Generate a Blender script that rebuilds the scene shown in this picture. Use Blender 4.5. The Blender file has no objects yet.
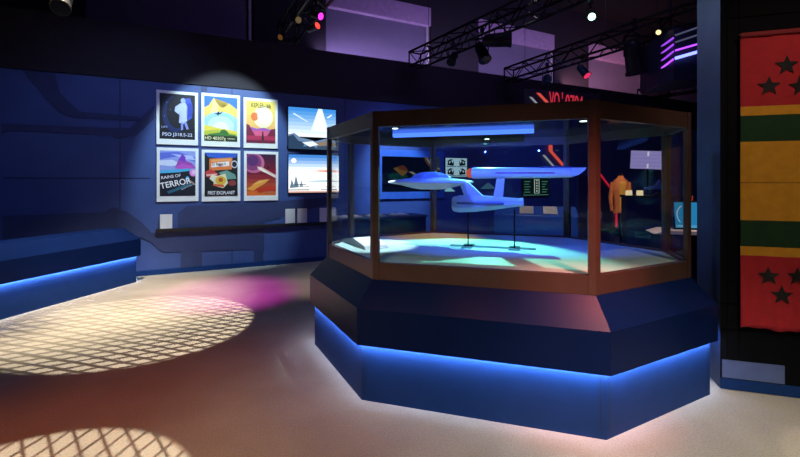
import bpy, bmesh, math, random
from mathutils import Vector, Matrix
random.seed(7)
S = bpy.context.scene
COL = S.collection
F, YH, EYE = 420.33, 181.04, 1.60           # focal length in pixels, horizon row, eye height

# ------------------------------------------------------------------ camera
cam = bpy.data.cameras.new('camera'); co = bpy.data.objects.new('camera', cam); COL.objects.link(co)
co.location = (0, 0, EYE); co.rotation_euler = (math.pi/2, 0, 0)
cam.sensor_width = 36; cam.lens = F/800*36; cam.shift_y = -(228.5-YH)/800
cam.clip_start = 0.05; cam.clip_end = 200
S.camera = co
S.view_settings.view_transform = 'Standard'; S.view_settings.look = 'None'
S.view_settings.gamma = 1; S.view_settings.exposure = 0; S.view_settings.use_curve_mapping = False
S.cycles.max_bounces = 8; S.cycles.transparent_max_bounces = 24
S.cycles.sample_clamp_indirect = 3.0
w = bpy.data.worlds.new('hall_dark'); S.world = w; w.use_nodes = True
w.node_tree.nodes['Background'].inputs[0].default_value = (.5, .5, .8, 1)
w.node_tree.nodes['Background'].inputs[1].default_value = .011

# ------------------------------------------------------------------ materials
def lin(c):
    if isinstance(c, str):
        c = [int(c[i:i+2], 16)/255 for i in (0, 2, 4)]
    return tuple((x/12.92 if x <= .04045 else ((x+.055)/1.055)**2.4) for x in c)
MATS = {}
def mat(name, c, rough=.6, metal=0, var=.12, scale=8, bump=0, spec=.5, bscale=None):
    if name in MATS: return MATS[name]
    m = bpy.data.materials.new(name); m.use_nodes = True; nt = m.node_tree; b = nt.nodes['Principled BSDF']
    c = lin(c)
    tc = nt.nodes.new('ShaderNodeTexCoord'); no = nt.nodes.new('ShaderNodeTexNoise')
    no.inputs['Scale'].default_value = scale; no.inputs['Detail'].default_value = 5
    nt.links.new(tc.outputs['Object'], no.inputs['Vector'])
    cr = nt.nodes.new('ShaderNodeValToRGB')
    cr.color_ramp.elements[0].position = .3; cr.color_ramp.elements[1].position = .7
    cr.color_ramp.elements[0].color = tuple(max(0, x*(1-var)) for x in c)+(1,)
    cr.color_ramp.elements[1].color = tuple(min(1, x*(1+var)) for x in c)+(1,)
    nt.links.new(no.outputs['Fac'], cr.inputs['Fac']); nt.links.new(cr.outputs['Color'], b.inputs['Base Color'])
    b.inputs['Roughness'].default_value = rough; b.inputs['Metallic'].default_value = metal
    b.inputs['Specular IOR Level'].default_value = spec
    if bump:
        n2 = nt.nodes.new('ShaderNodeTexNoise'); n2.inputs['Scale'].default_value = bscale or scale*6; n2.inputs['Detail'].default_value = 6
        bp = nt.nodes.new('ShaderNodeBump'); bp.inputs['Strength'].default_value = bump; bp.inputs['Distance'].default_value = .01
        nt.links.new(tc.outputs['Object'], n2.inputs['Vector'])
        nt.links.new(n2.outputs['Fac'], bp.inputs['Height']); nt.links.new(bp.outputs['Normal'], b.inputs['Normal'])
    MATS[name] = m; return m
def glow(name, c, s):
    if name in MATS: return MATS[name]
    m = bpy.data.materials.new(name); m.use_nodes = True; nt = m.node_tree; nt.nodes.clear()
    e = nt.nodes.new('ShaderNodeEmission'); o = nt.nodes.new('ShaderNodeOutputMaterial')
    e.inputs[0].default_value = lin(c)+(1,); e.inputs[1].default_value = s
    nt.links.new(e.outputs[0], o.inputs[0]); MATS[name] = m; return m
def glass(name, tint=(1, 1, 1), ior=1.32):
    if name in MATS: return MATS[name]
    m = bpy.data.materials.new(name); m.use_nodes = True; nt = m.node_tree; nt.nodes.clear()
    t = nt.nodes.new('ShaderNodeBsdfTransparent'); t.inputs[0].default_value = tint+(1,)
    g = nt.nodes.new('ShaderNodeBsdfGlossy'); g.inputs['Roughness'].default_value = .015
    lw = nt.nodes.new('ShaderNodeLayerWeight'); pw = nt.nodes.new('ShaderNodeMath'); pw.operation = 'POWER'; pw.inputs[1].default_value = 4.5
    f = nt.nodes.new('ShaderNodeMath'); f.operation = 'MULTIPLY_ADD'; f.inputs[1].default_value = .55; f.inputs[2].default_value = .02
    nt.links.new(lw.outputs['Facing'], pw.inputs[0]); nt.links.new(pw.outputs[0], f.inputs[0])
    x = nt.nodes.new('ShaderNodeMixShader'); o = nt.nodes.new('ShaderNodeOutputMaterial')
    nt.links.new(f.outputs[0], x.inputs[0]); nt.links.new(t.outputs[0], x.inputs[1]); nt.links.new(g.outputs[0], x.inputs[2])
    nt.links.new(x.outputs[0], o.inputs[0]); MATS[name] = m; return m

NAVY = mat('navy_paint', '18366c', .55, var=.06, spec=.1)
NAVYD = mat('navy_laminate', '0a1c49', .30, var=.05, spec=.06)
BRONZE = mat('bronze_frame', '58423c', .45, .3, var=.08)
BLACK = mat('black_paint', '121214', .6)
BLACKM = mat('black_steel', '16161a', .4, .6)
WHITE = mat('white_board', 'e8ece8', .6, var=.03)
CARD = mat('white_card', 'd8d8d8', .7, var=.03)
GLASS = glass('clear_glass', (.97, .985, .98))
HULL = mat('pale_model_paint', 'c4ccdc', .38, var=.05)

# ------------------------------------------------------------------ mesh helpers
def obj(name, bm, mats, parent=None, keep=False):
    me = bpy.data.meshes.new(name)
    if not keep: bmesh.ops.recalc_face_normals(bm, faces=bm.faces[:])
    bm.to_mesh(me); bm.free()
    for m in (mats if isinstance(mats, (list, tuple)) else [mats]): me.materials.append(m)
    o = bpy.data.objects.new(name, me); COL.objects.link(o)
    if parent is not None: o.parent = parent
    return o
def smooth(o, ang=40):
    for p in o.data.polygons: p.use_smooth = True
    try: o.data.set_sharp_from_angle(angle=math.radians(ang))
    except Exception: pass
    return o
def tag(o, label, cat, group=None):
    o['label'] = label; o['category'] = cat
    if group: o['group'] = group
    return o
def thing(name, label, cat, loc=(0, 0, 0), rz=0, group=None):
    o = bpy.data.objects.new(name, None); COL.objects.link(o); o.empty_display_size = .1
    o.location = loc; o.rotation_euler = (0, 0, rz)
    return tag(o, label, cat, group)
def struct(o):
    o['kind'] = 'structure'; return o
def box(bm, x0, x1, y0, y1, z0, z1, mi=0, M=None):
    vs = [bm.verts.new((x, y, z)) for z in (z0, z1) for y in (y0, y1) for x in (x0, x1)]
    for f in ((0, 2, 3, 1), (4, 5, 7, 6), (0, 1, 5, 4), (2, 6, 7, 3), (0, 4, 6, 2), (1, 3, 7, 5)):
        bm.faces.new([vs[i] for i in f]).material_index = mi
    if M: bmesh.ops.transform(bm, matrix=M, verts=vs)
    return vs
def bevel(bm, r, seg=2):
    bmesh.ops.bevel(bm, geom=bm.edges[:], offset=r, segments=seg, affect='EDGES', profile=.6)
def prism(bm, pts, z0, z1, mi=0):            # polygon in xy extruded in z
    a = [bm.verts.new((x, y, z0)) for x, y in pts]; b = [bm.verts.new((x, y, z1)) for x, y in pts]
    n = len(pts); fs = [bm.faces.new(a[::-1]), bm.faces.new(b)]
    fs += [bm.faces.new((a[i], a[(i+1) % n], b[(i+1) % n], b[i])) for i in range(n)]
    for f in fs: f.material_index = mi
def slab(bm, pts, y0, y1, mi=0):             # polygon in xz extruded in y
    a = [bm.verts.new((x, y0, z)) for x, z in pts]; b = [bm.verts.new((x, y1, z)) for x, z in pts]
    n = len(pts); fs = [bm.faces.new(a), bm.faces.new(b[::-1])]
    fs += [bm.faces.new((a[i], b[i], b[(i+1) % n], a[(i+1) % n])) for i in range(n)]
    for f in fs: f.material_index = mi
def tube(bm, p, q, r, n=8, r2=None, mi=0):
    p, q = Vector(p), Vector(q); d = q-p; L = d.length
    M = Matrix.Translation((p+q)/2) @ d.to_track_quat('Z', 'Y').to_matrix().to_4x4()
    res = bmesh.ops.create_cone(bm, cap_ends=True, segments=n, radius1=r, radius2=r if r2 is None else r2, depth=L, matrix=M)
    for v in res['verts']:
        for f in v.link_faces: f.material_index = mi
def lathe(bm, prof, axis='X', n=24, sy=1, sz=1):   # prof: (pos along axis, radius)
    rings = []
    for a, r in prof:
        ring = []
        for k in range(n):
            t = 2*math.pi*k/n; c, s = r*math.cos(t)*sy, r*math.sin(t)*sz
            ring.append(bm.verts.new({'X': (a, c, s), 'Z': (c, s, a), 'Y': (c, a, s)}[axis]))
        rings.append(ring)
    for i in range(len(rings)-1):
        for k in range(n):
            bm.faces.new((rings[i][k], rings[i][(k+1) % n], rings[i+1][(k+1) % n], rings[i+1][k]))
    bm.faces.new(rings[0][::-1]); bm.faces.new(rings[-1])
def offset(poly, d):                          # convex counter-clockwise polygon, outward by d
    out = []; n = len(poly)
    for i in range(n):
        p0, p, p1 = (Vector(poly[(i+j) % n]) for j in (-1, 0, 1))
        e0 = (p-p0).normalized(); e1 = (p1-p).normalized()
        n0 = Vector((e0.y, -e0.x)); n1 = Vector((e1.y, -e1.x)); b = (n0+n1).normalized()
        out.append(tuple(p + b*(d/b.dot(n0))))
    return out
def loft(bm, rings):                          # rings: list of (poly, z); closed ends
    R = [[bm.verts.new((x, y, z)) for x, y in p] for p, z in rings]; n = len(R[0])
    for a, b in zip(R, R[1:]):
        for i in range(n): bm.faces.new((a[i], a[(i+1) % n], b[(i+1) % n], b[i]))
    bm.faces.new(R[0][::-1]); bm.faces.new(R[-1])
def ringbar(bm, outer, inner, z0, z1):        # rectangular-section ring between two polygons
    R = [[bm.verts.new((x, y, z)) for x, y in p] for p, z in ((outer, z0), (outer, z1), (inner, z1), (inner, z0))]
    n = len(outer)
    for a, b in zip(R, R[1:]+R[:1]):
        for i in range(n): bm.faces.new((a[i], a[(i+1) % n], b[(i+1) % n], b[i]))
def ell(cx, cy, rx, ry=None, n=28, a0=0, a1=360):
    ry = rx if ry is None else ry
    return [(cx+rx*math.cos(math.radians(a0+(a1-a0)*k/(n if a1-a0 == 360 else n-1))),
             cy+ry*math.sin(math.radians(a0+(a1-a0)*k/(n if a1-a0 == 360 else n-1)))) for k in range(n)]
def star(cx, cy, r, rot=90):
    return [(cx+(r if k % 2 == 0 else r*.42)*math.cos(math.radians(rot+36*k)), cy+(r if k % 2 == 0 else r*.42)*math.sin(math.radians(rot+36*k))) for k in range(10)]
def art(name, W, H, layers, parent, y=-.001, emit=0, pre='ink'):
    """flat printed picture, W x H, lower-left at local origin; layers = (hex colour, points 0..1)"""
    bm = bmesh.new(); mats = []; idx = {}
    for i, (c, pts) in enumerate(layers):
        if c not in idx:
            idx[c] = len(mats)
            mats.append(glow('%s_lit_%s_%g' % (pre, c, emit), c, emit) if emit else mat('%s_%s' % (pre, c), c, .5, var=.04, scale=30))
        pts = [(min(max(a, 0), 1), min(max(b, 0), 1)) for a, b in pts]
        vs = [bm.verts.new((a*W, y-.0005*i, b*H)) for a, b in pts]
        f = bm.faces.new(vs); f.material_index = idx[c]
    bmesh.ops.triangulate(bm, faces=[f for f in bm.faces if len(f.verts) > 4])
    return obj(name, bm, mats, parent, True)
R4 = lambda x0, y0, x1, y1: [(x0, y0), (x1, y0), (x1, y1), (x0, y1)]
def text(name, s, size, loc, m, parent, align='LEFT', sx=1.0, rot=(math.pi/2, 0, 0), shear=0, ex=.0006):
    cu = bpy.data.curves.new(name, 'FONT'); cu.body = s; cu.size = size; cu.align_x = align; cu.extrude = ex; cu.shear = shear; cu.offset = size*.012
    cu.resolution_u = 6
    tmp = bpy.data.objects.new('tmp_text', cu); me = bpy.data.meshes.new_from_object(tmp)
    bpy.data.objects.remove(tmp); bpy.data.curves.remove(cu); me.name = name; me.materials.clear(); me.materials.append(m)
    o = bpy.data.objects.new(name, me); COL.objects.link(o)
    o.parent = parent; o.location = loc; o.rotation_euler = rot; o.scale = (sx, 1, 1)
    return o

# ------------------------------------------------------------------ reference frames
class Frame:                                  # a vertical plane: local x along it, local -y towards the room, z up
    def __init__(s, x, y, deg):
        s.o = Vector((x, y)); s.a = math.radians(deg); s.d = Vector((math.cos(s.a), math.sin(s.a))); s.n = Vector((s.d.y, -s.d.x))
    def hit(s, px, py, off=0):                # pixel of the survey -> (along, height), on the plane moved off towards the room
        u = (px-400)/F; v = -(py-YH)/F; o = s.o + s.n*off
        Z = o.dot(s.n)/(u*s.n.x+s.n.y)
        return (Vector((u*Z, Z))-o).dot(s.d), EYE+v*Z
    def w(s, t, off=0, z=0):
        p = s.o+s.d*t+s.n*off; return (p.x, p.y, z)
BACK = Frame(-3.1, 7.7, 26)                   # blue exhibition wall
HALL = Frame(0, 11.3, 27)                     # building wall behind with the tall windows
RIGHT = Frame(2.70, 3.18, -17.1)              # dark wall with the flag
CASE = Frame(.8364, 3.9369, -17.1)            # middle of the glass case
def P(px, py, Z): return Vector(((px-400)/F*Z, Z, EYE-(py-YH)/F*Z))

# ------------------------------------------------------------------ the setting
def floor_material():
    m = bpy.data.materials.new('trodden_grey_carpet'); m.use_nodes = True; nt = m.node_tree; b = nt.nodes['Principled BSDF']
    tc = nt.nodes.new('ShaderNodeTexCoord')
    n1 = nt.nodes.new('ShaderNodeTexNoise'); n1.inputs['Scale'].default_value = 1.3; n1.inputs['Detail'].default_value = 6
    n2 = nt.nodes.new('ShaderNodeTexNoise'); n2.inputs['Scale'].default_value = 90; n2.inputs['Detail'].default_value = 4
    for n in (n1, n2): nt.links.new(tc.outputs['Object'], n.inputs['Vector'])
    mx = nt.nodes.new('ShaderNodeMix'); mx.data_type = 'FLOAT'; mx.inputs[0].default_value = .5
    nt.links.new(n1.outputs['Fac'], mx.inputs[2]); nt.links.new(n2.outputs['Fac'], mx.inputs[3])
    cr = nt.nodes.new('ShaderNodeValToRGB'); cr.color_ramp.elements[0].position = .3; cr.color_ramp.elements[1].position = .7
    cr.color_ramp.elements[0].color = lin('807b71')+(1,); cr.color_ramp.elements[1].color = lin('aca596')+(1,)
    nt.links.new(mx.outputs[0], cr.inputs[0]); nt.links.new(cr.outputs[0], b.inputs['Base Color'])
    bp = nt.nodes.new('ShaderNodeBump'); bp.inputs['Strength'].default_value = .35; bp.inputs['Distance'].default_value = .011
    nt.links.new(n2.outputs['Fac'], bp.inputs['Height']); nt.links.new(bp.outputs[0], b.inputs['Normal'])
    b.inputs['Roughness'].default_value = .8; b.inputs['Specular IOR Level'].default_value = .25
    return m
bm = bmesh.new(); box(bm, -9, 16, -3, 24, -.1, 0); struct(obj('floor', bm, floor_material()))
bm = bmesh.new(); box(bm, -9, 16, -3, 24, 7.4, 7.5); struct(obj('ceiling', bm, mat('black_ceiling', '0c0c0e', .9)))

def placed(o, fr):
    o.location = (fr.o.x, fr.o.y, 0); o.rotation_euler = (0, 0, fr.a); return o
WALLBLUE = mat('blue_wall_paint', '3a528c', .55, var=.10, scale=3)
bm = bmesh.new(); box(bm, -3.22, 16, 0, .15, 0, 3.30)
struct(placed(obj('wall_back', bm, WALLBLUE), BACK))
bm = bmesh.new(); box(bm, -3.22, 16, -.02, .15, 3.302, 4.22)
struct(placed(obj('trim_1', bm, mat('black_fascia', '1f1b26', .8)), BACK))
bm = bmesh.new(); box(bm, -3.22, 16, -.022, -.0005, .0, .085)
struct(placed(obj('baseboard_back', bm, NAVY), BACK))
# painted slate bands of the wall, raised by a board's thickness
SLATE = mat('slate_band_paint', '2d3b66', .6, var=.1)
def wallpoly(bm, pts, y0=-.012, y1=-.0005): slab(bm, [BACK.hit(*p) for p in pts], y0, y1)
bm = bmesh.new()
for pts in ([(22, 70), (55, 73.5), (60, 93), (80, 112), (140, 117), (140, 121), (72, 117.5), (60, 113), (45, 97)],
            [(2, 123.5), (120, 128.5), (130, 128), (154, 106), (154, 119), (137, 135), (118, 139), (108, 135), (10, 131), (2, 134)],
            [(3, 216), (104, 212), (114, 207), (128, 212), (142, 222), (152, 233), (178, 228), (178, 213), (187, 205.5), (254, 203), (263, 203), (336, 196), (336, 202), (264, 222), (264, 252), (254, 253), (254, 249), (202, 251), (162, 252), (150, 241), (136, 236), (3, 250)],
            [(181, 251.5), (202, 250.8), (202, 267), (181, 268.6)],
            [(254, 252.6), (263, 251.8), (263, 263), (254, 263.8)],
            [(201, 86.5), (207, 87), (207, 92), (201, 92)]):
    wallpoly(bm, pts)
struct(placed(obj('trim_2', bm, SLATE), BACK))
bm = bmesh.new()                             # panel joints across the blue wall
for y in (178,):
    (t0, h0) = BACK.hit(4, y); (t1, h1) = BACK.hit(150, y)
    box(bm, t0, t1, -.004, -.0005, h0-.008, h0+.008)
for x in (120, 232, 345):
    t, h = BACK.hit(x, 180); box(bm, t-.006, t+.006, -.003, -.0005, .09, 3.29)
struct(placed(obj('trim_3', bm, mat('dark_joint_blue', '16204a', .7)), BACK))
t0, h0 = BACK.hit(156, 230.5); t1, h1 = BACK.hit(372, 216)
bm = bmesh.new(); box(bm, t0, t1, -.07, -.0125, h0-.03, h0+.03); bevel(bm, .006)
struct(placed(obj('trim_4', bm, mat('black_ledge', '15151a', .5)), BACK)); LEDGE = h0+.03
# left wall (only its edge shows)
c = BACK.w(-3.22); dl = Vector((.2274, .974)).normalized()
LEFT = Frame(c[0], c[1], math.degrees(math.atan2(dl.y, dl.x)))
bm = bmesh.new(); box(bm, -7.5, -.02, .02, .15, 0, 4.2); struct(placed(obj('wall_left', bm, WALLBLUE), LEFT))
# dark wall on the right, its end face and skirting
WALLD = mat('dark_wall_boards', '0d0e13', .8, var=.15, scale=5, spec=.08)
PW = .47
tl = -.235
bm = bmesh.new(); box(bm, tl, 3.2, 0, PW, 0, 6.2)
ENDP = mat('blue_end_panel', '46546e', .5, var=.25, scale=2.5)
for f in bm.faces:
    if f.normal.x < -.5 or (f.calc_center_median().x < tl+.001): f.material_index = 1
struct(placed(obj('wall_right', bm, [WALLD, ENDP]), RIGHT))
bm = bmesh.new(); box(bm, tl-.002, 3.2, -.014, -.0005, .005, .082); struct(placed(obj('baseboard_right', bm, NAVY), RIGHT))
bm = bmesh.new(); box(bm, tl+.01, RIGHT.hit(784, 370)[0], -.010, -.0005, .09, .225); struct(placed(obj('trim_5', bm, mat('kick_panel_blue', '566796', .5)), RIGHT))
bm = bmesh.new()
for t in (tl+.045, tl+.12): box(bm, t-.002, t+.002, -.003, -.0005, .26, 6.1)
for h in (.46, .66, 2.85): box(bm, tl+.005, 3.2, -.004, -.0005, h-.003, h+.003)
struct(placed(obj('trim_6', bm, mat('board_gap_black', '07070a', .9, spec=.05)), RIGHT))
# building wall with four tall blinded windows
HW = mat('plum_render', '2a2630', .85, var=.1, scale=2)
wins = [(-6.9, -3.75), (-2.05, .985), (2.62, 5.75), (7.38, 10.5), (12.1, 15.2)]
bm = bmesh.new()
ts = [-9]+[v for a in wins for v in a]+[24]
for i in range(0, len(ts), 2): box(bm, ts[i], ts[i+1], 0, .35, 0, 7.4)
for a, b in wins: box(bm, a, b, 0, .35, 6.45, 7.4); box(bm, a, b, 0, .35, 0, 2.6)
struct(placed(obj('wall_hall', bm, HW), HALL))
BLIND = mat('lilac_roller_blind', '77718a', .8, var=.05, scale=3)
for i, (a, b) in enumerate(wins):
    e = bpy.data.objects.new('window_%d' % (i+1), None); COL.objects.link(e); struct(e); placed(e, HALL)
    bm = bmesh.new(); box(bm, a+.01, b-.01, .14, .16, 2.61, 6.0); struct(obj('blind', bm, BLIND, e))
    bm = bmesh.new(); box(bm, a+.005, b-.005, .0, .2, 5.93, 6.44); bevel(bm, .02); struct(obj('blind_box', bm, mat('pink_lilac_box', 'c3a8cc', .7), e))
    bm = bmesh.new(); box(bm, b-.1, b-.04, .06, .13, 2.61, 5.92); struct(obj('side_rail', bm, mat('pale_rail', 'd8d0d8', .5), e))

# ------------------------------------------------------------------ big octagonal glass case
a_, c_, s_ = 1.5376, 1.0981, .5388
L8 = [a_, c_, s_, c_]*2
pts = [Vector((0, 0))]
for i in range(7): pts.append(pts[-1]+Vector((math.cos(i*math.pi/4), math.sin(i*math.pi/4)))*L8[i])
ctr = sum(pts, Vector((0, 0)))/8
OCT = [tuple(p-ctr) for p in pts]            # front-left, front-right, right, ... counter-clockwise
case = thing('display_case', 'large octagonal glass display case on a dark blue glowing base, holding the spaceship model', 'display case', CASE.w(0), CASE.a)
def plinth(poly, parent, ledmat, d1=.1513, d2=.1076):
    bm = bmesh.new(); loft(bm, [(offset(poly, d2), 0), (offset(poly, d2), .4545)]); sk = obj('skirt', bm, NAVY, parent)
    bm = bmesh.new(); loft(bm, [(offset(poly, d1-.007), .4550), (offset(poly, d1-.007), .4150), (offset(poly, d1), .4150), (offset(poly, d1), .683), (offset(poly, d1-.006), .690), (poly, .8595)]); obj('hood', bm, NAVYD, parent)
    bm = bmesh.new(); ringbar(bm, offset(poly, d1-.0075), offset(poly, d1-.0105), .4190, .4540); obj('led_strip', bm, ledmat, parent)
    return sk
LED = glow('blue_led', 'dce6ff', 105)
plinth(OCT, case, LED)
O2 = offset(OCT, .1082)
for i in range(8):
    p, q = Vector(O2[i]), Vector(O2[(i+1) % 8]); d = (q-p).normalized(); nn = Vector((d.y, -d.x))
    for s in (.035, (q-p).length-.035):
        m_ = p+d*s; bm = bmesh.new(); prism(bm, [tuple(m_-d*.002), tuple(m_+d*.002+nn*.0), tuple(m_+d*.002-nn*.004), tuple(m_-d*.002-nn*.004)], .032, .402); obj('board_joint', bm, BLACK, case)
ZB, ZR, ZT0, ZT = .860, .987, 2.008, 2.124
bm = bmesh.new(); ringbar(bm, offset(OCT, -.004), offset(OCT, -.05), ZB, ZR); obj('bottom_frame', bm, BRONZE, case)
bm = bmesh.new(); ringbar(bm, offset(OCT, -.004), offset(OCT, -.05), ZT0, ZT); obj('top_frame', bm, BRONZE, case)
bm = bmesh.new(); prism(bm, offset(OCT, -.051), ZB, .972); obj('case_floor', bm, mat('pale_case_floor', 'c2e0d8', .45, var=.03), case)
bm = bmesh.new(); prism(bm, offset(OCT, -.051), 2.095, 2.118); obj('top_panel', bm, mat('dark_gloss_panel', '0e1626', .12), case)
INN = offset(OCT, -.034)
for i in range(8):
    p0, p, p1 = (Vector(OCT[(i+j) % 8]) for j in (-1, 0, 1))
    e0 = (p0-p).normalized(); e1 = (p1-p).normalized(); n0 = Vector((-e0.y, e0.x)); n1 = Vector((e1.y, -e1.x))
    if n0.dot(p) < 0: n0 = -n0
    if n1.dot(p) < 0: n1 = -n1
    wv = .045
    poly = [p+e0*wv, p, p+e1*wv, p+e1*wv-n1*.034, Vector(INN[i]), p+e0*wv-n0*.034]
    bm = bmesh.new(); prism(bm, [tuple(v) for v in poly], ZB+.001, ZT+.002); obj('post', bm, BRONZE, case)
for i in range(8):
    p, q = Vector(OCT[i]), Vector(OCT[(i+1) % 8]); e = (q-p).normalized(); nn = Vector((e.y, -e.x))
    A, B = p+e*.047-nn*.014, q-e*.047-nn*.014
    bm = bmesh.new(); prism(bm, [tuple(A), tuple(B), tuple(B-nn*.006), tuple(A-nn*.006)], ZR+.001, ZT0-.001)
    obj('glass_pane', bm, GLASS, case)
lk = CASE.hit(475, 276.5, off=-OCT[0][1])
bm = bmesh.new(); lathe(bm, [(-.004, .011), (0.001, .011), (.002, .006), (.006, .006)], 'Y', 16)
o = obj('lock', bm, mat('lock_steel', '8a8a8a', .3, 1), case); o.location = (lk[0], OCT[0][1]+.003, lk[1])
bm = bmesh.new(); box(bm, -1.0, .40, .14, .20, 2.055, 2.094); bevel(bm, .006)
obj('light_bar', bm, glow('case_light_bar', '4a78ff', 1.8), case)
for k, (x, y) in enumerate(((-.75, -.55), (.0, -.7), (.75, -.55), (-.08, .62))):  # added lamp cans, standing in for spots above the case
    bm = bmesh.new(); lathe(bm, [(2.055, .035), (2.07, .042), (2.0945, .042)], 'Z', 16); sp = obj('added_can', bm, BLACKM, case); sp.location = (x, y, 0)
    if k == 3:
        bm = bmesh.new(); box(bm, -.075, .075, -.003, .003, 1.995, 2.004); box(bm, -.075, -.069, -.003, .003, 2.004, 2.094); box(bm, .069, .075, -.003, .003, 2.004, 2.094)
        gb = obj('shadow_bar', bm, BLACKM, sp); gb.rotation_euler = (0, 0, math.radians(62))  # bar added under the lamp to throw a dark band on the floor
    bm = bmesh.new(); lathe(bm, [(2.052, .024), (2.0548, .026)], 'Z', 16); sl = obj('added_lens', bm, glow('added_lens_glow', 'd8fff4', 4), sp)
def cl(x, y, z): v = CASE.w(x, -y, z); return v    # case-local point to world

# white wedge lying on the case floor inside the left pane
t = thing('white_wedge', 'white sloping wedge lying inside the left end of the glass case', 'caption board', CASE.w(-1.22, .12, .9725), CASE.a+math.radians(-45))
bm = bmesh.new(); slab(bm, [(-.33, 0), (.33, 0), (.30, .03), (.02, .075), (-.30, .02)], -.12, .12); obj('board', bm, WHITE, t)

# ------------------------------------------------------------------ spaceship model (plain stand-in)
AX = .045
ship = thing('spaceship_model', 'pale blue model spaceship on two thin black rods inside the glass case', 'model spaceship', cl(-.204, AX, .972), CASE.a)
def zz(h): return h-.972
# flat arrowhead forward hull with a faceted canopy
AH = [(-.81, 0), (-.52, -.15), (-.10, -.30), (.02, -.27), (-.03, -.10), (-.03, .10), (.02, .27), (-.10, .30), (-.52, .15)]
def ahr(k): return [(-.36+(x+.36)*k, y*k) for x, y in AH]
bm = bmesh.new()
loft(bm, [(ahr(.25), zz(1.518)), (ahr(.45), zz(1.530)), (ahr(.70), zz(1.560)), (ahr(.97), zz(1.579)), (ahr(1), zz(1.584)), (ahr(1), zz(1.597)), (ahr(.96), zz(1.604)), (ahr(.62), zz(1.622)), (ahr(.34), zz(1.634))])
bmesh.ops.triangulate(bm, faces=[f for f in bm.faces if len(f.verts) > 4])
obj('forward_hull', bm, HULL, ship)
cp_ = [(-.56, 0), (-.44, -.075), (-.27, -.085), (-.18, -.05), (-.18, .05), (-.27, .085), (-.44, .075)]
def cpr(k, dx=0): return [(-.36+dx+(x+.36)*k, y*k) for x, y in cp_]
bm = bmesh.new(); loft(bm, [(cpr(1.1), zz(1.624)), (cpr(.92), zz(1.655)), (cpr(.55, -.01), zz(1.683)), (cpr(.3, -.01), zz(1.690))])
obj('canopy', bm, mat('blue_canopy', '9fb0d8', .25), ship)
bm = bmesh.new(); slab(bm, [(-.09, zz(1.595)), (.01, zz(1.585)), (.14, zz(1.462)), (.17, zz(1.43)), (-.02, zz(1.42)), (-.05, zz(1.50))], -.028, .028); bevel(bm, .008)
obj('neck', bm, HULL, ship)
bm = bmesh.new()
lathe(bm, [(-.155, .03), (-.150, .062), (-.13, .078), (-.08, .088), (.06, .084), (.22, .070), (.36, .052), (.47, .040), (.505, .045), (.515, .03)], 'X', 8)
bmesh.ops.rotate(bm, cent=(0, 0, 0), matrix=Matrix.Rotation(math.pi/8, 3, 'X'), verts=bm.verts[:])
o = obj('lower_hull', bm, HULL, ship); o.location = (0, 0, zz(1.383)); o.rotation_euler = (0, math.radians(-2.2), 0)
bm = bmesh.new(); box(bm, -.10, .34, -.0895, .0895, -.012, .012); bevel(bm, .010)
o = obj('hull_stripe', bm, mat('grey_violet_stripe', '6f6f92', .5), ship); o.location = (0, 0, zz(1.39))  # band greyer and darker than the hull paint
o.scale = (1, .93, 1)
bm = bmesh.new(); slab(bm, [(.235, zz(1.43)), (.325, zz(1.43)), (.345, zz(1.655)), (.275, zz(1.655))], -.012, .012); bevel(bm, .005); obj('pylon', bm, HULL, ship)
bm = bmesh.new()
lathe(bm, [(.035, .046), (.05, .052), (.09, .053), (.5, .050), (.80, .046), (.92, .043)], 'X', 28)
nv = [v for v in bm.verts]
o = smooth(obj('engine_tube', bm, HULL, ship)); o.location = (0, 0, zz(1.676))
bm = bmesh.new(); slab(bm, [(.92, -.043), (.92, .043), (1.05, .043), (1.03, .03), (.985, -.02)], -.038, .038); bevel(bm, .008)
q = obj('tail_fin', bm, HULL, ship); q.location = (0, 0, zz(1.676))
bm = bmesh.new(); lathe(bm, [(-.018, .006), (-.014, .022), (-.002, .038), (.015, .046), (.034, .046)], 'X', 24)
q = smooth(obj('engine_cap', bm, glow('glow_orange_cap', 'e8684c', .6), ship)); q.location = (0, 0, zz(1.676)); q['label'] = 'orange rounded engine cap'  # glow added to the cap, which is dim under the blue lamps
bm = bmesh.new(); box(bm, .26, .78, -.0535, -.046, -.006, .004); q = obj('engine_stripe', bm, mat('maroon_stripe', '8a3a6a', .5), ship); q.location = (0, 0, zz(1.676))
bm = bmesh.new(); box(bm, .66, .92, -.016, .016, .046, .060); bevel(bm, .004); q = obj('engine_grille', bm, mat('dark_grille', '1c2250', .5), ship); q.location = (0, 0, zz(1.676))
for x, zt in ((0.0, 1.30), (.43, 1.335)):
    bm = bmesh.new(); tube(bm, (x, 0, .004), (x, 0, zz(zt)), .007, 10); obj('support_rod', bm, BLACKM, ship)
bm = bmesh.new(); box(bm, -.17, .62, -.04, .04, .0005, .008); box(bm, -.05, .05, -.13, .13, .0005, .008); box(bm, .38, .48, -.13, .13, .0005, .008)
obj('stand_base', bm, mat('clear_grey_base', '6f9a96', .2), ship)

# ------------------------------------------------------------------ long plinth on the left
c0 = Vector((-4.18, 6.66)); d = dl; nl = Vector((-d.y, d.x))          # front face runs along d, body lies to the left
def bl(s, k): return tuple(c0-d*s+nl*k)
foot = [bl(0, 0), bl(0, .56), bl(4.6, .56), bl(4.6, 0)]
foot = offset(foot, -.108)
bx = thing('low_plinth', 'long low dark blue plinth with a glowing underside along the left wall', 'plinth', (0, 0, 0))
plinth(foot, bx, LED)

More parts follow.
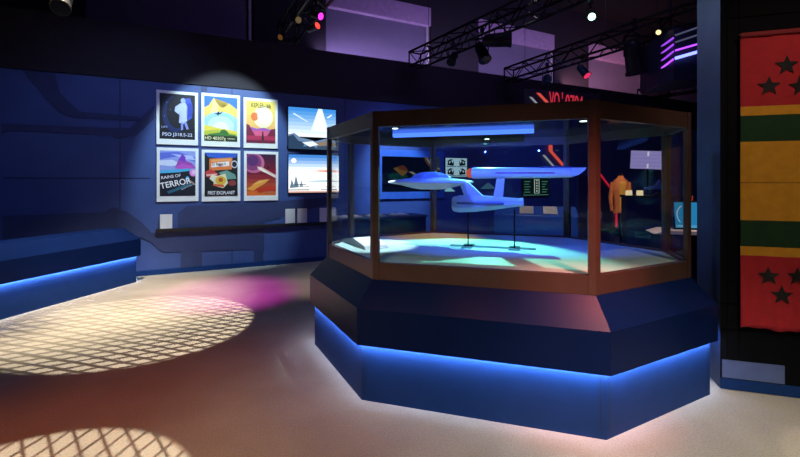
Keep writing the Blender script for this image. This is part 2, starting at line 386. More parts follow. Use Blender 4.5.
# ------------------------------------------------------------------ posters
def onwall(name, label, cat, px0, px1, pyT, pyB, group=None, off=.012):
    """pyT, pyB are read at the left edge px0"""
    t0, hT = BACK.hit(px0, pyT, off); t1, _ = BACK.hit(px1, pyT, off); _, hB = BACK.hit(px0, pyB, off)
    x, y, _ = BACK.w(t0, off)
    return thing(name, label, cat, (x, y, hB), BACK.a, group), t1-t0, hT-hB
def poster(px0, px1, pyT, pyB, label, layers, words):
    e, W, H = onwall('poster', label, 'poster', px0, px1, pyT, pyB, 'white-bordered posters on the blue wall')
    bm = bmesh.new(); box(bm, 0, W, -.016, .0005, 0, H); bevel(bm, .004, 1); obj('border', bm, WHITE, e)
    b = .075*W; bt = .055*H; bb = .105*H
    pr = art('print', W-2*b, H-bt-bb, layers, e, 0); pr.location = (b, -.0165, bb)
    for (s, size, u, v, colr, sx, ang, al) in words:
        o = text('lettering', s, size*H, (u*(W-2*b), -.0005*len(layers)-.002, v*(H-bt-bb)), mat('ink_'+colr, colr, .5, var=.02), pr, al, sx)
        o.rotation_euler = Matrix.Rotation(math.radians(-ang), 4, 'Y').to_euler() if False else (math.pi/2, -math.radians(ang), 0)
    return e
def vgrad(c0, c1, y0, y1, n=8):
    r = []
    A = [int(c0[i:i+2], 16) for i in (0, 2, 4)]; B = [int(c1[i:i+2], 16) for i in (0, 2, 4)]
    for k in range(n):
        f = k/(n-1); c = ''.join('%02x' % round(A[j]+(B[j]-A[j])*f) for j in range(3))
        r.append((c, R4(0, y0+(y1-y0)*k/n, 1, y0+(y1-y0)*(k+1)/n+.002)))
    return r
rows = ((89.6, 144.3), (147.3, 202))
# 1 dark night print with a pale dancing pair
L = [('0a0c18', R4(0, 0, 1, 1)), ('16265a', ell(.42, .55, .34, .40)), ('0a0c18', ell(.50, .60, .30, .36)),
     ('3a55c8', [(.72, .92), (.86, .93), (.93, .75), (.92, .50), (.80, .42), (.76, .62)]), ('2a3ea8', ell(.84, .66, .10, .16)),
     ('9aa8e8', ell(.66, .86, .07, .06)), ('b8c4f4', [(.58, .80), (.44, .72), (.42, .62), (.56, .54), (.58, .47), (.54, .37), (.66, .34), (.78, .42), (.74, .58), (.78, .74), (.72, .82)]),
     ('8090d8', [(.60, .38), (.66, .38), (.66, .22), (.60, .20)]), ('8090d8', [(.68, .38), (.76, .38), (.82, .24), (.76, .22)]),
     ('5a6a9a', ell(.2, .8, .02)), ('5a6a9a', ell(.3, .65, .012)), ('5a6a9a', ell(.14, .5, .014))]
poster(156.3, 198, rows[0][0], rows[0][1], 'poster top left of the six, pale blue figure on a black night ground', L,
       [('PSO J318.5-22', .085, .5, .07, 'c8d0e8', 1.0, 0, 'CENTER'), ('LIFE', .05, .05, .24, '8a98c0', 1.2, 0, 'LEFT')])
# 2 yellow peaks with blue sky
L = [('2f6fd0', R4(0, 0, 1, 1)), ('e8c860', [(0, .74), (.14, .80), (.28, .97), (.42, .80), (.56, .76), (.74, .87), (1, .74), (1, .1), (0, .1)]),
     ('f2dc8c', [(.28, .97), (.42, .80), (.40, .55), (.18, .62)]), ('9ccdf0', ell(.5, .38, .56, .28)), ('c4e4f6', ell(.5, .34, .40, .22)), ('eaf6fa', ell(.5, .30, .24, .14)),
     ('e6d24a', [(0, .36), (.4, .30), (1, .24), (1, 0), (0, 0)]), ('b8bc3a', [(0, .22), (.4, .26), (1, .17), (1, 0), (0, 0)]),
     ('2f6a2a', [(.44, .17), (.50, .25), (.60, .27), (.68, .24), (.74, .17)]), ('3a7a30', [(.12, .15), (.4, .19), (.95, .15), (.95, .11), (.12, .11)]), ('1c3018', R4(0, 0, 1, .125)),
     ('101820', [(.28, .615), (.38, .63), (.42, .67), (.46, .63), (.52, .66), (.56, .68), (.50, .62), (.44, .60), (.41, .575), (.38, .60)])]
poster(201.2, 240, 92.6, 146.2, 'poster top centre of the six, yellow peaks under blue sky with a dark bird', L,
       [('HD 40307g', .085, .02, .03, 'e8e4b0', .9, 0, 'LEFT'), ('SUPER EARTH', .028, .70, .05, 'd8d8b0', .75, 0, 'LEFT')])
# 3 two suns over crimson cliffs
L = vgrad('f0b868', 'f4dc64', .30, 1, 6)+[('f6ecc0', ell(.58, .62, .34, .26)), ('e8783a', ell(.28, .625, .125, .10)), ('fdfbee', ell(.63, .64, .25, .185)),
     ('a05ab0', [(0, .36), (.2, .37), (.35, .34), (.6, .37), (.8, .33), (1, .36), (1, .1), (0, .1)]), ('d85a80', [(.1, .28), (.5, .30), (.9, .28), (.9, .1), (.1, .1)]),
     ('7a1a3a', [(0, .44), (.10, .42), (.18, .28), (.30, .16), (0, .12)]), ('7a1a3a', [(1, .36), (.86, .34), (.78, .22), (.68, .14), (1, .12)]),
     ('b02a50', R4(0, .06, 1, .17)), ('701838', R4(0, 0, 1, .07)), ('3a1024', [(.52, .07), (.54, .26), (.56, .29), (.58, .26), (.60, .07)])]
poster(243.5, 277.6, 97.3, 147.8, 'poster top right of the six, white and orange suns above crimson cliffs', L,
       [('KEPLER-16b', .125, .5, .845, '4a3408', .60, 0, 'CENTER')])
# 4 violet storm above dark ground
L = [('8fa0e0', R4(0, 0, 1, 1)), ('5c6cd0', [(0, .95), (.5, .98), (1, .86), (1, .76), (.5, .88), (0, .80)]), ('d4dcf4', [(0, .78), (.35, .80), (.6, .70), (.3, .66), (0, .68)]), ('b8c4f0', [(.3, .93), (.9, .90), (1, .80), (.7, .82)]),
     ('a04ab0', [(.42, .62), (.52, .82), (.66, .88), (.74, .78), (.88, .74), (1, .64), (1, .58), (.7, .62)]), ('7a3ac0', [(.52, .80), (.62, .94), (.72, .86), (.70, .76)]), ('c05ac0', [(.40, .64), (.62, .72), (.96, .66), (.9, .62), (.5, .60)]),
     ('4ab4e0', [(0, .56), (.4, .58), (1, .62), (1, .56), (.5, .53), (0, .48)]), ('141828', [(0, .50), (.5, .52), (1, .58), (1, 0), (0, 0)]), ('e08ad8', ell(.93, .52, .10, .085)), ('f0c0e8', ell(.95, .53, .06, .05)),
     ('2a6a80', [(.25, .05), (.85, .24), (.88, .30), (.20, .10)]), ('58b8e8', ell(.77, .40, .045, .036)), ('b89a80', [(.78, .36), (.82, .37), (1, .26), (1, .23)])]
poster(156.6, 198.5, rows[1][0], rows[1][1], 'poster bottom left of the six, violet storm over dark slanted lettering', L,
       [('RAINS OF', .075, .04, .37, 'eef0f4', 1.0, 9, 'LEFT'), ('TERROR', .155, .03, .16, 'f4f4f4', .88, 12, 'LEFT'), ('GALAXY OF HORRORS', .03, .60, .13, 'c8d0d8', .8, 26, 'LEFT')])
# 5 pasted travel scraps
L = [('16181c', R4(0, 0, 1, 1)), ('2a5ac0', [(0, 1), (1, 1), (.95, .90), (.6, .86), (.1, .90)]), ('e07a3a', [(.14, .86), (.84, .90), (.82, .62), (.14, .58)]), ('e8a060', [(.2, .84), (.8, .88), (.8, .82), (.2, .78)]),
     ('f4f0e8', [(.20, .76), (.74, .81), (.74, .70), (.20, .66)]), ('c83c38', [(.02, .56), (.18, .62), (.40, .52), (.38, .42), (.05, .44)]), ('e8b4a4', [(.05, .50), (.36, .52), (.36, .48), (.06, .46)]),
     ('e8e0c8', [(.14, .40), (.3, .30), (.40, .45), (.22, .50)]), ('6a9a8a', [(.42, .54), (.66, .60), (.92, .50), (.96, .40), (.60, .38)]), ('e0d8b0', [(.28, .44), (.62, .52), (.70, .30), (.56, .18), (.26, .24)]),
     ('d8b030', ell(.48, .36, .16, .10)), ('b84a2a', ell(.48, .37, .07, .05)), ('d85a30', [(.24, .24), (.58, .20), (.58, .26), (.28, .28)]), ('8a3a38', ell(.83, .30, .12, .07)),
     ('c8d0d8', ell(.90, .74, .10, .09)), ('16181c', ell(.90, .74, .075, .065)), ('0c0d10', R4(0, 0, 1, .15))]
poster(201.6, 240.3, 149.6, 201.6, 'poster bottom centre of the six, orange scraps pasted on black', L,
       [('FIRST EXOPLANET', .095, .5, .035, 'f2f2f2', .62, 0, 'CENTER'), ('51 Pegasi b', .075, .22, .70, '7a2a18', .74, 5, 'LEFT')])
# 6 red lava world
L = vgrad('e8702a', '7a1430', 0, .6, 6)+vgrad('8a1830', '3a1038', .55, 1, 6)+[('c86a90', ell(.24, .78, .36, .24)), ('8a3a70', ell(.20, .80, .30, .20)), ('5a2a68', ell(.20, .84, .20, .13)),
     ('f4c8b8', [(.34, .70), (.50, .69), (1, .50), (1, .42), (.6, .56), (.40, .62)]), ('fff0e0', [(.36, .69), (.46, .67), (.98, .47), (.98, .44), (.55, .58)]), ('f0a040', [(0, .16), (.3, .30), (.8, .40), (.6, .28), (.2, .12)]),
     ('f4b860', [(.18, .26), (.4, .36), (.76, .40), (.5, .31)]), ('c83a20', [(.3, .16), (.7, .24), (1, .22), (1, .1), (.4, .08)]), ('240a20', ell(.72, .68, .04, .03))]
poster(243.9, 278.2, 151, 201, 'poster bottom right of the six, pink planet over an orange lava world', L,
       [('55 CANCRI e', .05, .96, .06, 'f0a080', .8, 0, 'RIGHT')])

# back-lit picture panels
def lightbox(px0, px1, pyT, pyB, label, layers, emit):
    e, W, H = onwall('light_box', label, 'light box', px0, px1, pyT, pyB)
    bm = bmesh.new(); box(bm, 0, W, -.03, .0, 0, H); bevel(bm, .004, 1); obj('housing', bm, BLACKM, e)
    a = art('lit_picture', W-.03, H-.03, layers, e, 0, emit, 'screen'); a.location = (.015, -.031, .015)
    return e
L = vgrad('f4fbff', '3f8fe0', .30, 1, 8)+[('dff2ff', [(.62, 1), (.70, 1), (.86, .4), (.44, .4)]), ('ffffff', ell(.64, .62, .10, .14)), ('ffffff', [(.62, .95), (.68, .95), (.80, .45), (.5, .45)]),
     ('cfe8ff', [(.08, .84), (.12, .86), (.42, .66), (.38, .66)]), ('e8f6ff', [(.80, .80), (.90, .88), (.92, .86), (.83, .78)]),
     ('6a86a8', [(0, .34), (.12, .38), (.24, .28), (.42, .24), (.55, .20), (.70, .22), (.80, .28), (1, .24), (1, 0), (0, 0)]), ('2c4460', [(0, .30), (.10, .34), (.2, .20), (.34, .16), (.3, .06), (.5, .1), (.6, 0), (0, 0)]),
     ('8a7a68', [(.55, .16), (.72, .20), (.84, .24), (1, .16), (1, .06), (.7, .04)]), ('e8f0f4', [(.28, .16), (.5, .2), (.62, .12), (.44, .06)]), ('3a5068', [(.6, .08), (.9, .12), (1, .08), (1, 0), (.56, 0)])]
lightbox(287.2, 336, 106, 149.5, 'upper of two glowing picture panels on the blue wall, bright sky over rocks', L, 1.15)
L = vgrad('ffffff', '3f7cc8', .52, 1, 6)+[('ffffff', R4(0, 0, 1, .55)), ('fff4e8', ell(.10, .84, .05, .06)), ('f4c8c0', [(.46, .58), (.62, .62), (.80, .64), (1, .58), (1, .54), (.66, .53)]), ('d8705a', [(.54, .57), (.78, .60), (.98, .57), (.78, .555)]), ('ffe8e0', ell(.74, .63, .12, .03)),
     ('5a7484', [(.02, .12), (.06, .36), (.10, .20), (.14, .46), (.20, .14)]), ('7a94a4', [(.20, .14), (.25, .34), (.28, .14)]), ('3a444c', R4(.12, .20, .34, .22)), ('3a444c', R4(.28, .14, .40, .16)), ('4a4440', R4(0, .06, .40, .085)), ('3c3c3c', R4(.62, .06, .96, .08)),
     ('5a4a40', R4(.68, .14, .92, .155)), ('c89a90', R4(0, 0, 1, .04)), ('b0c8d0', [(.3, .3), (.7, .34), (1, .3), (1, .28), (.5, .27)])]
lightbox(287.4, 339, 153.6, 193.5, 'lower of two glowing picture panels on the blue wall, white plain with red craft', L, 1.35)

# white cards standing on the wall ledge
def wallcard(x0, x1, yT, label):
    t0, hT = BACK.hit(x0, yT, .05); t1, _ = BACK.hit(x1, yT, .05); x, y, _ = BACK.w(t0, .052)
    e = bmesh.new(); box(e, 0, t1-t0, -.006, .006, 0, hT-LEDGE); bevel(e, .002, 1)
    o = obj('caption_card', e, CARD); o.location = (x, y, LEDGE); o.rotation_euler = (math.radians(-0.0), 0, BACK.a)
    tag(o, label, 'caption card', 'white cards on the black wall ledge')
wallcard(160, 172.3, 214.5, 'white card on the wall ledge below the violet storm poster')
wallcard(285.3, 295, 209, 'left card of the middle pair on the wall ledge, below the glowing panels')
wallcard(297.5, 307, 208.6, 'right card of the middle pair on the wall ledge, below the glowing panels')
wallcard(319.5, 327, 208, 'left card of the pair on the wall ledge beside the glass case corner')
wallcard(328.5, 335.5, 207.3, 'right card of the pair on the wall ledge, seen through the glass case corner')

# ------------------------------------------------------------------ flag on the dark wall
tf, hT = RIGHT.hit(740, 34, .03); tR, _ = RIGHT.hit(833, 34, .03); _, hB = RIGHT.hit(741, 327, .03)
flag = thing('hanging_banner', 'red, yellow and green striped banner with black stars hanging on the dark wall', 'banner', RIGHT.w(tf, .03, hB), RIGHT.a)
FW, FH = tR-tf, hT-hB
ys = [34, 107, 116, 142, 182, 183.2, 220, 246, 255, 327]
cols = ['r', 'y', 'g', 'y', 'd', 'y', 'g', 'y', 'r']
hs = [RIGHT.hit(741, y, .03)[1]-hB for y in ys]; hs[0] = FH; hs[-1] = 0
mi = {'r': 0, 'y': 1, 'g': 2, 'd': 3}
def fold(x, z):
    f = max(0, 1-z/FH)
    return -.003-.006*math.sin(x*26+1)*(.25+.75*f)-.0035*math.sin(x*61+z*5)*f-.004*math.sin(z*9+x*4)*.4
bm = bmesh.new(); NX = 44
zs = []
for k in range(len(hs)-1):
    n = max(1, int((hs[k]-hs[k+1])/.03))
    for j in range(n): zs.append((hs[k]+(hs[k+1]-hs[k])*j/n, mi[cols[k]]))
zs.append((0, 0))
def hem(x): return .006*math.sin(x*19)+.004*math.sin(x*47)
grid = [[bm.verts.new((FW*i/NX-.008*(1-z/FH)*(1-i/NX)*0, fold(FW*i/NX, z), z+(hem(FW*i/NX) if z < .02 else 0))) for i in range(NX+1)] for z, _ in zs]
for r in range(len(zs)-1):
    for i in range(NX):
        f = bm.faces.new((grid[r][i], grid[r+1][i], grid[r+1][i+1], grid[r][i+1])); f.material_index = zs[r][1]; f.smooth = True
cloth = obj('cloth', bm, [mat('red_felt', 'b41f2c', .85, var=.1, scale=12, bump=.2), mat('gold_felt', 'd89a24', .85, var=.1, scale=12, bump=.2), mat('green_felt', '0c3a1c', .85, var=.12, scale=12, bump=.2), mat('seam_felt', 'a06c18', .9)], flag)
sm = cloth.modifiers.new('thickness', 'SOLIDIFY'); sm.thickness = .003
for px_, py_, r_, ro in ((787, 65, .075, 90), (769.5, 86, .075, 90), (801, 85.5, .075, 96), (769, 276.5, .072, 92), (798, 277, .072, 88), (782, 295.5, .075, 90)):
    t, h = RIGHT.hit(px_, py_, .04); cx, cz = t-tf, h-hB
    bm = bmesh.new()
    P0 = star(cx, cz, r_, ro); vc = bm.verts.new((cx, fold(cx, cz)-.004, cz)); vs = [bm.verts.new((x, fold(x, z)-.0045, z)) for x, z in P0]
    for k in range(10): bm.faces.new((vc, vs[k], vs[(k+1) % 10]))
    so = obj('star', bm, BLACK, cloth, True); m2 = so.modifiers.new('thickness', 'SOLIDIFY'); m2.thickness = .002; m2.offset = 0
bm = bmesh.new(); tube(bm, (-.012, -.004, FH-.012), (FW+.012, -.004, FH-.012), .009, 12); obj('hanging_rod', bm, BLACKM, flag)
bm = bmesh.new(); box(bm, 0, FW, -.017, .008, FH-.028, FH+.003); bevel(bm, .004); obj('rod_sleeve', bm, mat('dark_red_felt', '84202a', .85), flag)

# ------------------------------------------------------------------ behind the case: wall panels, consoles, costume
e, W, H = onwall('mural_panel', 'blue framed dark picture of a planet on the wall behind the spaceship model', 'mural', 376, 443.5, 149.5, 199.5)
bm = bmesh.new(); box(bm, 0, W, -.03, .0, 0, H); bevel(bm, .006, 1); obj('frame', bm, mat('mid_blue_frame', '3560b0', .5), e)
L = [('10204c', R4(0, 0, 1, 1)), ('1a2f62', R4(0, 0, 1, .12)), ('9a6a60', ell(1.0, 1.1, .30, .5)), ('d8dce8', ell(1.04, 1.14, .31, .5)), ('50688a', ell(1.06, 1.17, .31, .5)),
     ('1a6a70', [(.08, .48), (.18, .54), (.40, .50), (.46, .36), (.14, .36)]), ('c8965a', [(.18, .66), (.30, .74), (.38, .72), (.36, .58), (.42, .56), (.34, .44), (.26, .54), (.24, .64)]), ('a05a48', [(.24, .70), (.34, .76), (.40, .68), (.44, .58), (.30, .62)]),
     ('e8ecf4', [(.44, .57), (.50, .58), (.64, .44), (.60, .42)]), ('88a0c0', [(.5, .5), (.72, .40), (.70, .36), (.52, .44)])]
a = art('print', W*.86, H*.72, L, e, 0, .16, 'mural'); a.location = (W*.075, -.031, H*.15)
e, W, H = onwall('picture_grid', 'small glowing grid of four black and white pictures behind the spaceship model', 'light box', 444.5, 466.5, 157.5, 177)
bm = bmesh.new(); box(bm, 0, W, -.03, .0, 0, H); obj('housing', bm, BLACKM, e)
L = [('9fc4d8', R4(0, 0, 1, 1))]
for i in (0, 1):
    for j in (0, 1):
        x0, y0 = .03+.49*i, .03+.49*j; s = 1 if i == 0 else -1
        X = lambda u: x0+(u if s > 0 else 1-u)*.46
        L += [('101820', [(X(.1), y0+.1), (X(.2), y0+.36), (X(.32), y0+.16), (X(.5), y0+.38), (X(.62), y0+.2), (X(.78), y0+.36), (X(.74), y0+.06)]), ('1c2c38', [(X(.05), y0+.3), (X(.4), y0+.42), (X(.7), y0+.40), (X(.3), y0+.28)]), ('4a6a80', R4(x0, y0, x0+.46, y0+.05))]
a = art('lit_picture', W-.02, H-.02, L, e, 0, .75, 'screen'); a.location = (.01, -.031, .01)
e, W, H = onwall('triangle_sign', 'small pale cyan triangle sign on the wall just below the four pictures', 'sign', 444.5, 455, 185.5, 191.5)
bm = bmesh.new(); slab(bm, [(0, 0), (W, 0), (W*.25, H)], -.02, 0); obj('panel', bm, glow('pale_cyan_sign', '8fd0e8', .6), e)
e, W, H = onwall('arrow_sign', 'dim blue arrow head sign on the wall behind the engine pylon', 'sign', 480, 496, 182.5, 189)
bm = bmesh.new(); slab(bm, [(0, 0), (W, 0), (W*.5, H)], -.02, 0); obj('panel', bm, glow('dim_blue_sign', '4a80a8', .35), e)
e, W, H = onwall('readout_screen', 'dark screen of small green readout lines on the wall behind the engine tube', 'screen', 521.5, 548.5, 178, 196.5)
bm = bmesh.new(); box(bm, 0, W, -.03, .0, 0, H); obj('housing', bm, BLACKM, e)
L = [('0a1c22', R4(0, 0, 1, 1)), ('60a090', R4(.03, .04, .97, .07))]
for k in range(5):
    L += [('5a9a86', R4(.06, .80-.15*k, .28-.04*(k % 2), .84-.15*k)), ('5a9a86', R4(.72, .80-.15*k, .94-.05*(k % 3), .84-.15*k))]
L += [('c8e0d8', R4(.42, .14, .62, .97)), ('0a1c22', R4(.45, .17, .59, .94))]+[('d8c8a0' if k % 2 else 'b8e8e0', ell(.52, .28+.15*k, .035, .05, 10)) for k in range(5)]
a = art('display', W-.02, H-.02, L, e, 0, .55, 'screen'); a.location = (.01, -.031, .01)

# red stripe graphic and numbers across the wall, given a faint glow
sg = thing('stripe_sign', 'glowing red and white stripes with red numbers high on the wall behind the case', 'sign', (BACK.w(0, .045)[0], BACK.w(0, .045)[1], 0), BACK.a)
RED = glow('glow_coral_red', 'f0584c', .75); PALE = glow('glow_pale_stripe', 'c8c8d8', .45)
def strip(bm, pl, wpx):
    pl = [BACK.hit(*p, .045) for p in pl]; wd = wpx/F*11
    for (a, b) in zip(pl, pl[1:]):
        slab(bm, [(a[0]-wd/2, a[1]), (a[0]+wd/2, a[1]), (b[0]+wd/2, b[1]), (b[0]-wd/2, b[1])], -.01, 0)
bm = bmesh.new(); strip(bm, [(538, 93), (550.5, 106), (550.5, 151), (565, 167.5)], 5.0); obj('red_stripe', bm, RED, sg)
bm = bmesh.new(); strip(bm, [(530.5, 97), (540, 107)], 3.4); obj('white_stripe', bm, PALE, sg); bm = bmesh.new(); strip(bm, [(543.5, 155), (555, 168)], 3.2); obj('white_stripe', bm, PALE, sg)
bm = bmesh.new()
q = [BACK.hit(*p, .02) for p in ((524, 88.5), (600, 94), (600, 112), (524, 109))]; slab(bm, q, .0265, .02); obj('sign_board', bm, mat('grey_sign_board', '3a3c46', .7), sg)
for s, x, yb in (("VO '", 549, 108.0), ('0704', 565, 109.0)):
    tt, hh = BACK.hit(x, yb, .05); text('lettering', s, .62 if s[0] == 'V' else .56, (tt, -.02, hh), glow('glow_crimson', 'e8384e', .6), sg, sx=.42 if s[0] == 'V' else .60, ex=.004)

# low console with two cream sheets (in front of the wall, seen through the case)
def wedge(name, label, cat, fr, x0, x1, dep, h0, h1, m, group=None, parent_loc=None):
    e = thing(name, label, cat, parent_loc, fr, group)
    bm = bmesh.new()
    a = [bm.verts.new(v) for v in ((x0, 0, 0), (x0, dep, 0), (x0, dep, h1), (x0, 0, h0))]; b = [bm.verts.new((x1, v.co.y, v.co.z)) for v in a]
    bm.faces.new(a); bm.faces.new(b[::-1])
    for i in range(4): bm.faces.new((a[i], b[i], b[(i+1) % 4], a[(i+1) % 4]))
    bevel(bm, .01, 1); obj('body', bm, m, e); return e
Zc = 8.6
p0 = P(494, 212.5, Zc); k = Frame(p0.x, p0.y, -17.1)
hh = p0.z
cons = wedge('sloping_console', 'long dark blue sloping console behind the case bearing two cream sheets', 'console', k.a, 0, 1.6, .5, hh-.04, hh+.12, mat('console_blue', '2f66b4', .45), None, (p0.x, p0.y, 0))
sl = math.atan2(.16, .5)
for x, lab in ((.50, 'left cream sheet lying on the sloping console behind the case'), (.96, 'right cream sheet lying on the sloping console behind the case')):
    bm = bmesh.new(); box(bm, 0, .27, 0, .40, .001, .012); o = obj('caption_sheet', bm, mat('cream_sheet', 'e8dcb8', .7))
    v = k.w(x, -.06, hh-.04+.06*.32+.006); o.location = v; o.rotation_euler = (sl, 0, k.a); tag(o, lab, 'caption sheet', 'cream sheets on the console')

# low dark cabinet with white objects, left behind the case
p1 = P(343, 200, 6.6); kb = Frame(p1.x, p1.y, 26)
cab = thing('dark_cabinet', 'low dark blue exhibit cabinet behind the left half of the glass case', 'cabinet', (p1.x, p1.y, 0), kb.a)
bm = bmesh.new(); box(bm, 0, 1.5, 0, .6, 0, .98); bevel(bm, .01, 1); obj('body', bm, NAVYD, cab)
bm = bmesh.new(); box(bm, -.02, 1.52, -.02, .62, .982, 1.01); obj('top', bm, mat('cabinet_top', '1c3160', .4), cab)
for x, y, rz, lab in ((.10, .12, .2, 'open white booklet on the dark cabinet nearest its left end'), (.50, .16, -.1, 'open white booklet in the middle of the dark cabinet behind the case'), (.96, .12, .15, 'open white booklet on the dark cabinet towards its right end')):
    b = thing('open_booklet', lab, 'booklet', kb.w(x, -y, 1.011), kb.a+rz, 'white booklets on the dark cabinet')
    bm = bmesh.new(); slab(bm, [(0, 0), (.15, .002), (.15, .014), (.07, .028), (0, .010)], 0, .2); obj('left_page', bm, CARD, b)
    bm = bmesh.new(); slab(bm, [(.151, .002), (.30, 0), (.30, .010), (.23, .030), (.151, .014)], 0, .2); obj('right_page', bm, CARD, b)

# portal with red light line
ZP = 9.3; q_ = ZP/8.2; p2 = P(598, 200, ZP); kp = Frame(p2.x, p2.y, 26)
por = thing('portal_panel', 'dark blue angular doorway panel edged with a red light line', 'panel', (p2.x, p2.y, 0), kp.a)
z = lambda y: EYE-(y-YH)/F*ZP
bm = bmesh.new(); slab(bm, [(-.6, 0), (.50*q_, 0), (.50*q_, z(196)), (.08*q_, z(176)), (-.6, z(176))], .0, .12); obj('panel', bm, mat('portal_navy', '1c2a5c', .5), por)
bm = bmesh.new()
for (a, b) in (((.00, z(172)), (.52*q_, z(196))), ((.52*q_, z(196)), (.52*q_, z(228)))):
    tube(bm, (a[0], -.012, a[1]), (b[0], -.012, b[1]), .020, 8)
obj('light_line', bm, glow('red_light_line', 'd02038', .8), por)

# costume on a stand
ZC = 8.2
p3 = P(620.5, 200, ZC)
cos_ = thing('costume_stand', 'orange jacket with a yellow front on a mannequin stand behind the case', 'costume', (p3.x, p3.y, 0), math.radians(-10)); cos_.scale = (.78, .9, 1)
ORG = mat('orange_cloth', 'dc9050', .8, var=.15, scale=9, bump=.2); YEL = mat('yellow_cloth', 'e8c050', .8)
def body(bm, rings, n=20):
    rs = []
    for zc, rx, ry in rings:
        rs.append([bm.verts.new((rx*math.cos(2*math.pi*i/n), ry*math.sin(2*math.pi*i/n), zc)) for i in range(n)])
    for a, b in zip(rs, rs[1:]):
        for i in range(n): bm.faces.new((a[i], a[(i+1) % n], b[(i+1) % n], b[i]))
    bm.faces.new(rs[0][::-1]); bm.faces.new(rs[-1])
bm = bmesh.new(); body(bm, [(.98, .17, .12), (1.15, .15, .11), (1.35, .17, .12), (1.52, .19, .12), (1.60, .17, .10), (1.66, .08, .07), (1.70, .06, .06)]); smooth(obj('jacket', bm, ORG, cos_))
bm = bmesh.new(); box(bm, -.075, .075, -.135, -.10, 1.0, 1.58); bevel(bm, .015); obj('front_panel', bm, YEL, cos_)
for s in (-1, 1):
    bm = bmesh.new(); tube(bm, (s*.17, 0, 1.57), (s*.235, -.01, 1.28), .062, 12, .05); tube(bm, (s*.235, -.01, 1.29), (s*.22, -.05, 1.02), .05, 12, .038); smooth(obj('sleeve', bm, ORG, cos_))
bm = bmesh.new(); tube(bm, (0, 0, .03), (0, 0, 1.0), .02, 10); lathe(bm, [(0, .2), (.03, .2)], 'Z', 20); obj('stand', bm, BLACKM, cos_)
bm = bmesh.new(); lathe(bm, [(1.69, .045), (1.74, .05), (1.76, .03)], 'Z', 14); smooth(obj('neck_cap', bm, BLACKM, cos_))

# lavender monitor, hung tilted
pm = P(648, 160, 8.7)
mon = thing('monitor', 'pale lavender screen tilted on a post behind the right of the glass case', 'monitor', (pm.x, pm.y, 0), math.radians(-20))
bm = bmesh.new(); box(bm, -.335, .335, -.012, .02, -.20, .20); bevel(bm, .008, 1); o = obj('housing', bm, BLACKM, mon); o.location = (0, 0, pm.z); o.rotation_euler = (0, math.radians(3), 0)
L = [('a79ade', R4(0, 0, 1, 1))]+[('9a8cd2', R4(0, .15+.2*k, 1, .19+.2*k)) for k in range(4)]+[('f4f0ff', R4(.47, .72, .52, .97)), ('f4f0ff', R4(.47, .06, .52, .28))]
a = art('display', .645, .375, L, o, 0, .62, 'screen'); a.location = (-.3225, -.0125, -.1875)
bm = bmesh.new(); tube(bm, (0, .04, .02), (0, .04, pm.z-.1), .02, 10); lathe(bm, [(0, .22), (.02, .22)], 'Z', 20); obj('post', bm, BLACKM, mon)

# two small glowing cards on a low dark desk, with a blue draped model
pd = P(644, 195, 7.2)
desk = thing('dark_desk', 'dark desk behind the case bearing two glowing cards', 'desk', (pd.x, pd.y, 0), math.radians(-17))
bm = bmesh.new(); box(bm, -.28, .62, -.02, .5, pd.z-.05, pd.z-.01); obj('desk_top', bm, BLACK, desk)
bm = bmesh.new(); box(bm, -.26, .60, .02, .48, 0, pd.z-.051); obj('body', bm, mat('desk_dark_blue', '1a2148', .6), desk)
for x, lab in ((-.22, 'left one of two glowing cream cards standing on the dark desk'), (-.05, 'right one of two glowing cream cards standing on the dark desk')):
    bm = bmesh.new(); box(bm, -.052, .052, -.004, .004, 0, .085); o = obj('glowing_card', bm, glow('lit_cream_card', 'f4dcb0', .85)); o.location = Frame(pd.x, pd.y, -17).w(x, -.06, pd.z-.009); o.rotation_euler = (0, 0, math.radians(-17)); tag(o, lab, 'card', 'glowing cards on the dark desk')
fm = thing('blue_craft_model', 'small blue winged model standing on the dark desk beside the glowing cards', 'model', Frame(pd.x, pd.y, -17).w(.28, -.2, pd.z-.0095), math.radians(-17))
BL = mat('steel_blue_cloth', '4a74b0', .5)
bm = bmesh.new(); lathe(bm, [(0, .09), (.02, .09), (.05, .02), (.10, .015)], 'Z', 14); obj('stand', bm, BLACKM, fm)
bm = bmesh.new(); slab(bm, [(-.22, .10), (.22, .10), (.26, .13), (.05, .16), (.0, .28), (-.06, .16), (-.24, .14)], -.03, .03); bevel(bm, .012); obj('hull', bm, BL, fm)

# console with a cyan screen at the right edge of the case
pc = P(689, 232, 4.75)
kc = Frame(pc.x, pc.y, -17.1)
ck = thing('touchscreen_kiosk', 'dark kiosk with a bright cyan screen and a pale desk, right behind the case', 'kiosk', (pc.x, pc.y, 0), kc.a)
bm = bmesh.new(); box(bm, -.26, .34, .06, .5, 0, pc.z-.03); bevel(bm, .008, 1); obj('body', bm, BLACKM, ck)
bm = bmesh.new(); slab(bm, [(-.36, pc.z-.03), (.38, pc.z-.03), (.38, pc.z+.015), (-.24, pc.z+.015)], -.05, .34); bevel(bm, .004, 1); obj('desk_ledge', bm, mat('pale_ledge', 'b8aaa4', .5), ck)
bm = bmesh.new(); box(bm, -.19, .20, 0, .04, 0, .34); bevel(bm, .006, 1); o = obj('screen_housing', bm, BLACKM, ck); o.location = (.07, .10, pc.z+.016); o.rotation_euler = (math.radians(-14), 0, 0)
